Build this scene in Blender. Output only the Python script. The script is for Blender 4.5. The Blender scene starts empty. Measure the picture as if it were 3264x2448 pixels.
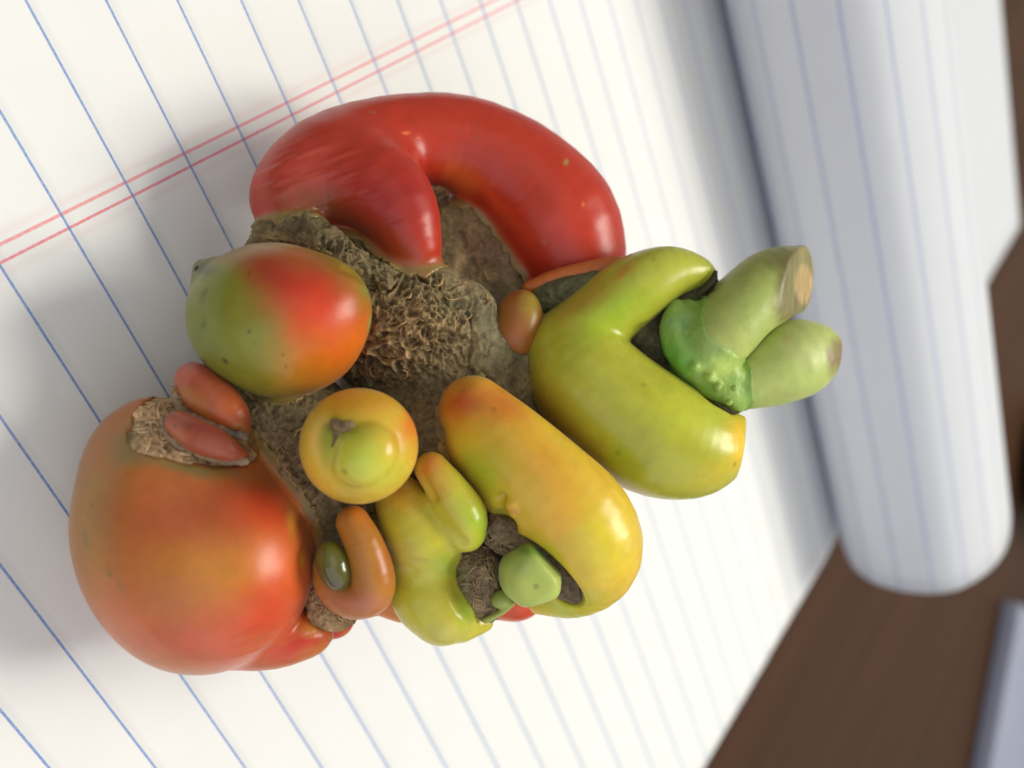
import bpy, math, random, time
T0 = time.time()
import numpy as np
from mathutils import Matrix, Vector

# ------------------------------------------------------------------ camera, light, exposure
sc = bpy.context.scene
C = sc.collection
F = 2928.4                                   # focal length in photograph pixels (3264 wide)
K = 3264.0 / 2212.0
M = np.array([[0.58908704, -0.54586043, 0.59582955],
              [-0.32357626, -0.8349986, -0.44505701],
              [0.74045585, 0.06938102, -0.66851433]])     # camera frame (x right, y down, z away) -> world
CAM = np.array([-0.04241696, 0.01375059, 0.10881438])     # metres; the page is z = 0

cam_data = bpy.data.cameras.new('camera')
cam = bpy.data.objects.new('camera', cam_data)
C.objects.link(cam)
R = np.column_stack([M[:, 0], -M[:, 1], -M[:, 2]])
mw = Matrix.Identity(4)
for i in range(3):
    for j in range(3):
        mw[i][j] = R[i, j]
    mw[i][3] = CAM[i]
cam.matrix_world = mw
cam_data.sensor_width = 36.0
cam_data.lens = F / 3264.0 * 36.0
cam_data.clip_start = 0.005
cam_data.clip_end = 20.0
cam_data.dof.use_dof = True
cam_data.dof.focus_distance = 0.106
cam_data.dof.aperture_fstop = 15.0
sc.camera = cam

world = bpy.data.worlds.new('World')
sc.world = world
world.use_nodes = True
bg = world.node_tree.nodes['Background']
bg.inputs['Color'].default_value = (0.95, 0.95, 0.96, 1)
bg.inputs['Strength'].default_value = 0.44


def area(name, loc, target, size, size_y, power, color):
    l = bpy.data.lights.new(name, 'AREA')
    l.shape = 'RECTANGLE'; l.size = size; l.size_y = size_y
    l.energy = power; l.color = color
    o = bpy.data.objects.new(name, l); C.objects.link(o)
    o.location = loc
    d = Vector(target) - Vector(loc)
    o.rotation_euler = d.to_track_quat('-Z', 'Y').to_euler()
    return o


# a window of two panes
area('window_and_fill_light', (0.405, -0.265, 0.76), (0.05, -0.04, 0.03), 0.15, 0.40, 4.1, (1.0, 0.96, 0.865))
area('window_and_fill_light', (0.495, -0.095, 0.76), (0.05, -0.04, 0.03), 0.15, 0.40, 4.1, (1.0, 0.96, 0.865))
area('room_light', (-0.30, 0.80, 1.1), (0.05, -0.04, 0.0), 1.0, 1.0, 2.6, (1.0, 0.90, 0.78))
# added cool fill light low behind the camera, brightening the curled page
area('window_and_fill_light', (-0.62, -0.34, 0.42), (0.14, -0.08, 0.02), 1.6, 1.3, 7.4, (0.84, 0.88, 1.0))

sc.view_settings.view_transform = 'Standard'
sc.view_settings.look = 'None'
sc.view_settings.exposure = -0.19
sc.view_settings.gamma = 1.0
sc.cycles.max_bounces = 16
sc.cycles.diffuse_bounces = 8
sc.cycles.transmission_bounces = 8
try:
    sc.cycles.caustics_reflective = False
    sc.cycles.caustics_refractive = False
except Exception:
    pass

# ------------------------------------------------------------------ numeric helpers
rng = np.random.default_rng(7)


def q(x, y, d):
    """point seen at (x, y) of the 2212-wide view at depth d cm, in the camera frame, cm"""
    return np.array([(x * K - 1632) / F * d, (y * K - 1224) / F * d, d])


def rr(r, d):
    return r * K / F * d


def to_world(v):
    return (v * 0.01) @ M.T + CAM


def lin(c):
    c = np.asarray(c, float) / 255.0
    return np.where(c <= 0.04045, c / 12.92, ((c + 0.055) / 1.055) ** 2.4)


def hash3(ix, iy, iz, s=0):
    h = (ix * 374761393 + iy * 668265263 + iz * 2147483647 + s * 1274126177) & 0xffffffff
    h = ((h ^ (h >> 13)) * 1274126177) & 0xffffffff
    h = ((h ^ (h >> 16)) * 2246822519) & 0xffffffff
    return ((h ^ (h >> 15)) & 0xffffff) / float(0xffffff)


def noise(p, s=0):
    """value noise, -1..1"""
    i = np.floor(p).astype(np.int64); f = p - i
    f = f * f * f * (f * (f * 6 - 15) + 10)
    r = 0
    for a in (0, 1):
        wa = f[:, 0] if a else 1 - f[:, 0]
        for b in (0, 1):
            wb = f[:, 1] if b else 1 - f[:, 1]
            for c in (0, 1):
                wc = f[:, 2] if c else 1 - f[:, 2]
                r = r + wa * wb * wc * hash3(i[:, 0] + a, i[:, 1] + b, i[:, 2] + c, s)
    return r * 2 - 1


def fbm(p, n=4, s=0):
    r = 0; a = 0.5
    for k in range(n):
        r = r + a * noise(p * (2.03 ** k) + 17.3 * k, s + k); a *= 0.5
    return r


def worley(p, s=0):
    """distance to nearest and second nearest cell point"""
    i = np.floor(p).astype(np.int64)
    d1 = np.full(len(p), 9.0); d2 = np.full(len(p), 9.0)
    for a in (-1, 0, 1):
        for b in (-1, 0, 1):
            for c in (-1, 0, 1):
                j = i + np.array([a, b, c])
                o = np.column_stack([hash3(j[:, 0], j[:, 1], j[:, 2], s + t) for t in (11, 12, 13)])
                d = np.linalg.norm(j + o - p, axis=1)
                m = d < d1
                d2 = np.where(m, d1, np.minimum(d2, d)); d1 = np.where(m, d, d1)
    return d1, d2


def sstep(a, b, x):
    t = np.clip((x - a) / (b - a), 0, 1)
    return t * t * (3 - 2 * t)


# ------------------------------------------------------------------ implicit shapes (camera frame, cm)
def smin(a, b, k):
    if k <= 0:
        return np.minimum(a, b)
    h = np.clip(0.5 + 0.5 * (b - a) / k, 0, 1)
    return b * (1 - h) + a * h - k * h * (1 - h)


def chain(pts, k=0.0):
    """tapered capsule through (x, y, depth, radius) knots, all from view units"""
    P = [q(a[0], a[1], a[2]) for a in pts]
    Rr = [rr(a[3], a[2]) for a in pts]
    if len(P) == 1:
        def f1(v):
            return np.linalg.norm(v - P[0], axis=1) - Rr[0]
        f1.bb = (P[0] - Rr[0], P[0] + Rr[0]); return f1

    def f(v):
        r = None
        for i in range(len(P) - 1):
            ab = P[i + 1] - P[i]
            L2 = ab @ ab
            # closest parameter of a tapered capsule (slanted a little by the taper)
            t = ((v - P[i]) @ ab) / L2
            perp = np.linalg.norm(v - P[i] - np.clip(t, -1, 2)[:, None] * ab, axis=1)
            sl = (Rr[i + 1] - Rr[i]) / math.sqrt(L2)
            t = np.clip(t + perp * sl / math.sqrt(L2), 0, 1)
            d = np.linalg.norm(v - P[i] - t[:, None] * ab, axis=1) - (Rr[i] + (Rr[i + 1] - Rr[i]) * t)
            r = d if r is None else smin(r, d, k)
        return r
    A = np.array(P); Rv = np.array(Rr)[:, None]
    f.bb = ((A - Rv).min(0), (A + Rv).max(0))
    return f


def spl(pts, n=18):
    """smooth tapered tube: knots joined by a Catmull-Rom curve"""
    P = np.array(pts, float)
    Q = np.vstack([2 * P[0] - P[1], P, 2 * P[-1] - P[-2]])
    out = []
    m = len(P) - 1
    for k in range(n + 1):
        u = k / n * m; i = min(int(u), m - 1); t = u - i
        a, b, c, d = Q[i], Q[i + 1], Q[i + 2], Q[i + 3]
        w = 0.5 * ((2 * b) + (-a + c) * t + (2 * a - 5 * b + 4 * c - d) * t * t + (-a + 3 * b - 3 * c + d) * t ** 3)
        w[3] = max(w[3], 2)
        out.append(w)
    return chain(out, 0.0)


def ell(x, y, d, a, b, c, ang=0.0, tilt=0.0, yaw=0.0):
    """ellipsoid with half-sizes a, b, c (view units at its depth), turned by ang in the view plane"""
    P = q(x, y, d); S = np.array([rr(a, d), rr(b, d), rr(c, d)])
    ca, sa = math.cos(math.radians(ang)), math.sin(math.radians(ang))
    ct, st = math.cos(math.radians(tilt)), math.sin(math.radians(tilt))
    cy, sy = math.cos(math.radians(yaw)), math.sin(math.radians(yaw))
    Rm = np.array([[ca, -sa, 0], [sa, ca, 0], [0, 0, 1]]) @ np.array([[1, 0, 0], [0, ct, -st], [0, st, ct]]) @ np.array([[cy, 0, sy], [0, 1, 0], [-sy, 0, cy]])

    def f(v):
        w = (v - P) @ Rm
        k0 = np.linalg.norm(w / S, axis=1); k1 = np.linalg.norm(w / (S * S), axis=1)
        return k0 * (k0 - 1) / np.maximum(k1, 1e-6)
    m = S.max(); f.bb = (P - m, P + m); return f


def union(k, *fs):
    def f(v):
        r = fs[0](v)
        for g in fs[1:]:
            r = smin(r, g(v), k)
        return r
    f.bb = (np.min([g.bb[0] for g in fs], 0), np.max([g.bb[1] for g in fs], 0)); return f


def sub(k, a, *bs):
    def f(v):
        r = a(v)
        for b in bs:
            r = -smin(-r, b(v), k)
        return r
    f.bb = a.bb; return f


def inter_half(k, a, p, n):
    """keep the side of the plane through view point p (x, y, d) that its normal n points away from"""
    P = q(*p); n = np.array(n, float); n /= np.linalg.norm(n)

    def f(v):
        return -smin(-a(v), -((v - P) @ n), k)
    f.bb = a.bb; return f


def perturb(a, fn):
    def f(v):
        return a(v) - fn(v)
    f.bb = (a.bb[0] - 0.1, a.bb[1] + 0.1); return f


def surf_depth(f, xy, d0=8.0, d1=13.0):
    """sphere-trace f along many view rays at once; depth of the surface, nan where there is none"""
    d = np.column_stack([(xy[:, 0] * K - 1632) / F, (xy[:, 1] * K - 1224) / F, np.ones(len(xy))])
    L = np.linalg.norm(d, axis=1); t = np.full(len(d), d0); live = np.ones(len(d), bool)
    for _ in range(60):
        ix = np.nonzero(live)[0]
        if not len(ix):
            break
        v = f(d[ix] * t[ix][:, None])
        t[ix] += np.where(v < 0.004, 0, v * 0.8 / L[ix])
        live[ix] = (v >= 0.004) & (t[ix] < d1)
    t[t >= d1] = np.nan
    return t


# ------------------------------------------------------------------ polygoniser (surface nets) and mesh building
def nets(f, h):
    lo = f.bb[0] - 2.5 * h; hi = f.bb[1] + 2.5 * h
    n = np.ceil((hi - lo) / h).astype(int) + 1
    xs = [lo[i] + h * np.arange(n[i]) for i in range(3)]
    # coarse pass: only blocks the surface may cross are sampled finely
    B = 4
    nb_ = -(-n // B)
    cc = [lo[i] + h * (np.arange(nb_[i]) * B + (B - 1) / 2) for i in range(3)]
    G = np.stack(np.meshgrid(*cc, indexing='ij'), -1).reshape(-1, 3)
    cv = np.concatenate([f(G[i:i + 200000]) for i in range(0, len(G), 200000)])
    near_ = np.abs(cv) < h * B * 1.45 + 0.03
    blk = np.repeat(cv.reshape(nb_), 1)
    val = np.repeat(np.repeat(np.repeat(cv.reshape(nb_), B, 0), B, 1), B, 2)
    o3 = (np.stack(np.meshgrid(*[np.arange(B)] * 3, indexing='ij'), -1).reshape(-1, 3) - (B - 1) / 2) * h
    ids = np.nonzero(near_)[0]
    v4 = val.reshape(nb_[0], B, nb_[1], B, nb_[2], B)
    for i in range(0, len(ids), 4000):
        ii = ids[i:i + 4000]
        pts = (G[ii][:, None, :] + o3[None]).reshape(-1, 3)
        fv = f(pts).reshape(len(ii), B, B, B)
        a_, b_, c_ = np.unravel_index(ii, nb_)
        v4[a_, :, b_, :, c_, :] = fv
    val = v4.reshape(nb_[0] * B, nb_[1] * B, nb_[2] * B)[:n[0], :n[1], :n[2]]
    s = val < 0
    acc = np.zeros(tuple(n - 1) + (3,)); cnt = np.zeros(tuple(n - 1))
    for ax in range(3):
        sl0 = [slice(None)] * 3; sl1 = [slice(None)] * 3
        sl0[ax] = slice(0, -1); sl1[ax] = slice(1, None)
        a = val[tuple(sl0)]; b = val[tuple(sl1)]
        cr = (a < 0) != (b < 0)
        t = np.where(cr, a / np.where(cr, a - b, 1), 0)
        o = [i for i in range(3) if i != ax]
        for da in (0, 1):
            for db in (0, 1):
                ix = [None] * 3
                ix[ax] = slice(None)
                ix[o[0]] = slice(da, da + n[o[0]] - 1); ix[o[1]] = slice(db, db + n[o[1]] - 1)
                c = cr[tuple(ix)]; tt = t[tuple(ix)]
                cnt += c
                acc[..., ax] += np.where(c, tt, 0)
                acc[..., o[0]] += c * da; acc[..., o[1]] += c * db
    act = cnt > 0
    idx = -np.ones(act.shape, np.int64); idx[act] = np.arange(act.sum())
    g = np.argwhere(act)
    V = lo + (g + acc[act] / cnt[act][:, None]) * h
    Fs = []
    for ax in range(3):
        o = [i for i in range(3) if i != ax]
        sl0 = [slice(1, -1)] * 3; sl1 = [slice(1, -1)] * 3
        sl0[ax] = slice(0, -1); sl1[ax] = slice(1, None)
        a = s[tuple(sl0)]; b = s[tuple(sl1)]
        e = np.argwhere(a != b)
        if not len(e):
            continue
        inside = a[tuple(e.T)]
        e = e.copy(); e[:, o[0]] += 1; e[:, o[1]] += 1
        def cell(d0, d1):
            c = e.copy(); c[:, o[0]] -= d0; c[:, o[1]] -= d1
            return idx[tuple(c.T)]
        quad = np.column_stack([cell(1, 1), cell(0, 1), cell(0, 0), cell(1, 0)])
        flip = inside if ax != 1 else ~inside
        quad[~flip] = quad[~flip][:, ::-1]
        Fs.append(quad)
    return V, np.vstack(Fs)


def grad(f, V, e=0.004):
    g = np.empty_like(V)
    for i in range(3):
        d = np.zeros(3); d[i] = e
        g[:, i] = (f(V + d) - f(V - d)) / (2 * e)
    return g


def project(f, V, n=2):
    for _ in range(n):
        g = grad(f, V); L = np.maximum((g * g).sum(1), 0.05)
        stp = (f(V) / L)[:, None] * g
        m = np.linalg.norm(stp, axis=1, keepdims=True)
        V = V - stp * np.minimum(1, 0.03 / np.maximum(m, 1e-9))
    return V


def subdiv(V, Fq):
    E = np.stack([Fq, np.roll(Fq, -1, 1)], 2).reshape(-1, 2)
    E = np.sort(E, 1)
    u, inv = np.unique(E[:, 0] * len(V) + E[:, 1], return_inverse=True)
    ev = (V[u // len(V)] + V[u % len(V)]) / 2
    inv = inv.reshape(-1, 4) + len(V)
    fc = V[Fq].mean(1); fi = len(V) + len(ev) + np.arange(len(Fq))
    nF = []
    for k in range(4):
        nF.append(np.column_stack([Fq[:, k], inv[:, k], fi, inv[:, (k + 3) % 4]]))
    return np.vstack([V, ev, fc]), np.vstack(nF)


def view_xy(V):
    return np.column_stack([(V[:, 0] / V[:, 2] * F + 1632) / K, (V[:, 1] / V[:, 2] * F + 1224) / K])


def brush_colors(V, base, brushes, mott=0.10, s=0):
    """ripeness patches: base colour and soft round patches, a few of them painted sheen or shade (x, y, rx, ry, ang, rgb, strength)"""
    w = fbm(V * 1.7, 3, s) * 34; w2 = fbm(V * 1.7 + 31.7, 3, s + 5) * 34
    xy = view_xy(V) + np.column_stack([w, w2])
    col = np.tile(lin(base), (len(V), 1))
    for b in brushes:
        x, y, rx, ry, ang, c = b[:6]; st = b[6] if len(b) > 6 else 1.0
        hard = b[7] if len(b) > 7 else 0.0
        ca, sa = math.cos(math.radians(ang)), math.sin(math.radians(ang))
        dx = xy[:, 0] - x; dy = xy[:, 1] - y
        dd = np.hypot((dx * ca + dy * sa) / rx, (-dx * sa + dy * ca) / ry)
        a = (1 - sstep(hard, 1.35 if hard == 0 else 1.15, dd)) * st
        col = col * (1 - a[:, None]) + lin(c) * a[:, None]
    m = 1 + mott * fbm(V * 5.0, 3, s + 9)
    return np.clip(col * m[:, None], 0, 1)


def make(name, V, Fq, mat, parent=None, col=None, smooth=True, cav=None):
    """V in the camera frame, cm"""
    me = bpy.data.meshes.new(name)
    W = to_world(V)
    Fq = np.asarray(Fq, np.int64)
    me.vertices.add(len(W)); me.vertices.foreach_set('co', W.astype(np.float32).ravel())
    nq = Fq.shape[1]
    me.loops.add(Fq.size); me.loops.foreach_set('vertex_index', Fq.astype(np.int32).ravel())
    me.polygons.add(len(Fq))
    me.polygons.foreach_set('loop_start', np.arange(0, Fq.size, nq, dtype=np.int32))
    me.polygons.foreach_set('loop_total', np.full(len(Fq), nq, np.int32))
    me.polygons.foreach_set('use_smooth', np.full(len(Fq), smooth, bool))
    me.update(calc_edges=True)
    if col is not None:
        a = me.color_attributes.new('ripeness_and_shading', 'FLOAT_COLOR', 'POINT')
        a.data.foreach_set('color', np.column_stack([col, np.ones(len(col))]).astype(np.float32).ravel())
    me.materials.append(mat)
    o = bpy.data.objects.new(name, me); C.objects.link(o)
    if parent is not None:
        o.parent = parent
        o.matrix_parent_inverse = parent.matrix_world.inverted()
    return o


def orient_ok(V, Fq):
    a = V[Fq[:, 0]]; b = V[Fq[:, 1]]; c = V[Fq[:, 2]]; d = V[Fq[:, 3]]
    return (np.einsum('ij,ij->i', a, np.cross(b, c)) + np.einsum('ij,ij->i', a, np.cross(c, d))).sum() > 0


def solid(name, f, mat, parent, base, brushes, h=0.036, ndiv=1, mott=0.10, s=0, disp=None, colfn=None, cull=False):
    V, Fq = nets(f, h)
    V = project(f, V, 2)
    if cull:                                  # the far side is buried in the core
        g = grad(f, V); keep = (g * V).sum(1) / np.linalg.norm(V, axis=1) < 0.45
        Fq = Fq[keep[Fq].all(1)]; u = np.unique(Fq); mp = np.zeros(len(V), np.int64); mp[u] = np.arange(len(u)); V = V[u]; Fq = mp[Fq]
    for _ in range(ndiv):
        V, Fq = subdiv(V, Fq)
        V = project(f, V, 1)
    if not orient_ok(V - V.mean(0), Fq):
        Fq = Fq[:, ::-1]
    col = brush_colors(V, base, brushes, mott, s)
    if hasattr(f, 'raw'):                     # the stretched rim dries to olive brown
        a = sstep(0.0, 0.09, f.raw(V)) * (1 - sstep(0.02, 0.14, core_s(V)))
        e = (1 - sstep(0.0, 0.10, core_s(V))) * 0.55
        a = np.clip(np.maximum(a, e) * (1 + 0.5 * fbm(V * 8, 3, 66)), 0, 1)[:, None]
        col = col * (1 - a) + lin((122, 104, 58)) * a
    if disp is not None or colfn is not None:
        n = grad(f, V); n /= np.maximum(np.linalg.norm(n, axis=1, keepdims=True), 1e-6)
        if disp is not None:
            dd, cm = disp(V, n)
            V = V + n * dd[:, None]
            col = np.clip(col * cm[:, None], 0, 1) if cm is not None else col
        if colfn is not None:
            col = colfn(V, n, col)
    z = to_world(V)[:, 2].min()
    print('PART %-16s verts %7d  zmin %.2f cm  t %.1f' % (name, len(V), z * 100, time.time() - T0))
    return make(name, V, Fq, mat, parent, col)


# ------------------------------------------------------------------ materials
def new_mat(name):
    m = bpy.data.materials.new(name); m.use_nodes = True
    nt = m.node_tree; b = nt.nodes['Principled BSDF']
    return m, nt, b


def N(nt, t, **kw):
    n = nt.nodes.new(t)
    for k, v in kw.items():
        setattr(n, k, v)
    return n


def fruit_mat(name, rough=0.3, sss=0.12, spots=0.6, spot_col=(0.05, 0.06, 0.015), gain=0.85, coat=0.0):
    m, nt, b = new_mat(name); L = nt.links.new
    at = N(nt, 'ShaderNodeAttribute', attribute_name='ripeness_and_shading')
    tc = N(nt, 'ShaderNodeTexCoord')
    # fine mottling of the skin
    n1 = N(nt, 'ShaderNodeTexNoise'); n1.inputs['Scale'].default_value = 900; n1.inputs['Detail'].default_value = 4
    L(tc.outputs['Object'], n1.inputs['Vector'])
    mr = N(nt, 'ShaderNodeMapRange'); mr.inputs[3].default_value = gain * 0.9; mr.inputs[4].default_value = gain * 1.1
    L(n1.outputs['Fac'], mr.inputs[0])
    mx = N(nt, 'ShaderNodeVectorMath', operation='SCALE')
    L(at.outputs['Color'], mx.inputs[0]); L(mr.outputs[0], mx.inputs['Scale'])
    n9 = N(nt, 'ShaderNodeTexNoise'); n9.inputs['Scale'].default_value = 420; n9.inputs['Detail'].default_value = 6; n9.inputs['Roughness'].default_value = 0.65
    L(tc.outputs['Object'], n9.inputs['Vector'])
    f9 = N(nt, 'ShaderNodeMapRange'); f9.inputs[1].default_value = 0.50; f9.inputs[2].default_value = 0.72; f9.inputs[3].default_value = 0.0; f9.inputs[4].default_value = 0.18
    L(n9.outputs['Fac'], f9.inputs[0])
    hs = N(nt, 'ShaderNodeMix', data_type='RGBA'); hs.blend_type = 'MULTIPLY'; hs.inputs[7].default_value = (0.9, 1.35, 1.1, 1)
    L(f9.outputs[0], hs.inputs[0]); L(mx.outputs[0], hs.inputs[6])
    # sparse dark lenticels
    vo = N(nt, 'ShaderNodeTexVoronoi'); vo.inputs['Scale'].default_value = 330
    L(tc.outputs['Object'], vo.inputs['Vector'])
    thr = N(nt, 'ShaderNodeMapRange'); thr.inputs[1].default_value = 0.06; thr.inputs[2].default_value = 0.17
    thr.inputs[3].default_value = spots; thr.inputs[4].default_value = 0.0
    L(vo.outputs['Distance'], thr.inputs[0])
    sel = N(nt, 'ShaderNodeSeparateColor'); L(vo.outputs['Color'], sel.inputs[0])
    gt = N(nt, 'ShaderNodeMath', operation='GREATER_THAN'); gt.inputs[1].default_value = 0.90
    L(sel.outputs[0], gt.inputs[0])
    mu = N(nt, 'ShaderNodeMath', operation='MULTIPLY'); L(thr.outputs[0], mu.inputs[0]); L(gt.outputs[0], mu.inputs[1])
    mix = N(nt, 'ShaderNodeMix', data_type='RGBA')
    L(mu.outputs[0], mix.inputs[0]); L(hs.outputs[2], mix.inputs[6]); mix.inputs[7].default_value = (*spot_col, 1)
    L(mix.outputs[2], b.inputs['Base Color'])
    b.inputs['Roughness'].default_value = rough
    b.inputs['IOR'].default_value = 1.42
    b.inputs['Coat Weight'].default_value = coat
    b.inputs['Sheen Weight'].default_value = 0.08
    b.inputs['Sheen Roughness'].default_value = 0.35
    b.inputs['Coat Roughness'].default_value = 0.12
    b.inputs['Subsurface Weight'].default_value = sss
    b.inputs['Subsurface Radius'].default_value = (1.0, 0.45, 0.2)
    b.inputs['Subsurface Scale'].default_value = 0.0016
    # uneven waxy gloss
    n2 = N(nt, 'ShaderNodeTexNoise'); n2.inputs['Scale'].default_value = 260; n2.inputs['Detail'].default_value = 5
    L(tc.outputs['Object'], n2.inputs['Vector'])
    r2 = N(nt, 'ShaderNodeMapRange'); r2.inputs[3].default_value = rough - 0.05; r2.inputs[4].default_value = rough + 0.12
    L(n2.outputs['Fac'], r2.inputs[0]); L(r2.outputs[0], b.inputs['Roughness'])
    # skin relief: fine pores, and soft dents
    bp = N(nt, 'ShaderNodeBump'); bp.inputs['Strength'].default_value = 0.22; bp.inputs['Distance'].default_value = 0.00004
    n3 = N(nt, 'ShaderNodeTexNoise'); n3.inputs['Scale'].default_value = 2600; n3.inputs['Detail'].default_value = 3
    L(tc.outputs['Object'], n3.inputs['Vector']); L(n3.outputs['Fac'], bp.inputs['Height'])
    bp2 = N(nt, 'ShaderNodeBump'); bp2.inputs['Strength'].default_value = 0.3; bp2.inputs['Distance'].default_value = 0.0002
    L(n2.outputs['Fac'], bp2.inputs['Height']); L(bp.outputs[0], bp2.inputs['Normal'])
    L(bp2.outputs[0], b.inputs['Normal'])
    return m


def scar_mat(name):
    m, nt, b = new_mat(name); L = nt.links.new
    at = N(nt, 'ShaderNodeAttribute', attribute_name='ripeness_and_shading')
    tc = N(nt, 'ShaderNodeTexCoord')
    n0 = N(nt, 'ShaderNodeTexNoise'); n0.inputs['Scale'].default_value = 350; n0.inputs['Detail'].default_value = 3
    L(tc.outputs['Object'], n0.inputs['Vector'])
    ma = N(nt, 'ShaderNodeVectorMath', operation='MULTIPLY_ADD')
    ma.inputs[1].default_value = (0.004, 0.004, 0.004)
    L(n0.outputs['Color'], ma.inputs[0]); L(tc.outputs['Object'], ma.inputs[2])
    n1 = N(nt, 'ShaderNodeTexNoise'); n1.inputs['Scale'].default_value = 1400; n1.inputs['Detail'].default_value = 6
    n1.inputs['Roughness'].default_value = 0.7
    L(ma.outputs[0], n1.inputs['Vector'])
    mr = N(nt, 'ShaderNodeMapRange'); mr.inputs[1].default_value = 0.25; mr.inputs[2].default_value = 0.75
    mr.inputs[3].default_value = 0.65; mr.inputs[4].default_value = 1.9
    L(n1.outputs['Fac'], mr.inputs[0])
    mx = N(nt, 'ShaderNodeVectorMath', operation='SCALE')
    L(at.outputs['Color'], mx.inputs[0]); L(mr.outputs[0], mx.inputs['Scale'])
    L(mx.outputs[0], b.inputs['Base Color'])
    b.inputs['Roughness'].default_value = 0.85
    b.inputs['Specular IOR Level'].default_value = 0.25
    bp = N(nt, 'ShaderNodeBump'); bp.inputs['Strength'].default_value = 0.9; bp.inputs['Distance'].default_value = 0.00025
    L(n1.outputs['Fac'], bp.inputs['Height']); L(bp.outputs[0], b.inputs['Normal'])
    return m


MAT_RED = fruit_mat('ripe_red_skin', 0.31, 0.08, 0.35, (0.45, 0.16, 0.05), gain=1.08)
MAT_FRUIT = fruit_mat('half_ripe_skin', 0.30, 0.08, 0.7, gain=1.08)
MAT_GREEN = fruit_mat('green_yellow_skin', 0.24, 0.12, 0.35, gain=1.32)
MAT_BEAD = fruit_mat('glossy_bead_skin', 0.14, 0.10, 0.2, coat=0.5)
MAT_STEM = fruit_mat('pale_stem_skin', 0.42, 0.20, 0.5, (0.10, 0.09, 0.03), gain=1.15)
MAT_SCAR = scar_mat('corky_scar')

# ------------------------------------------------------------------ the paper and the table
LINE = 0.0087
YEDGE = -0.1793


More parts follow.
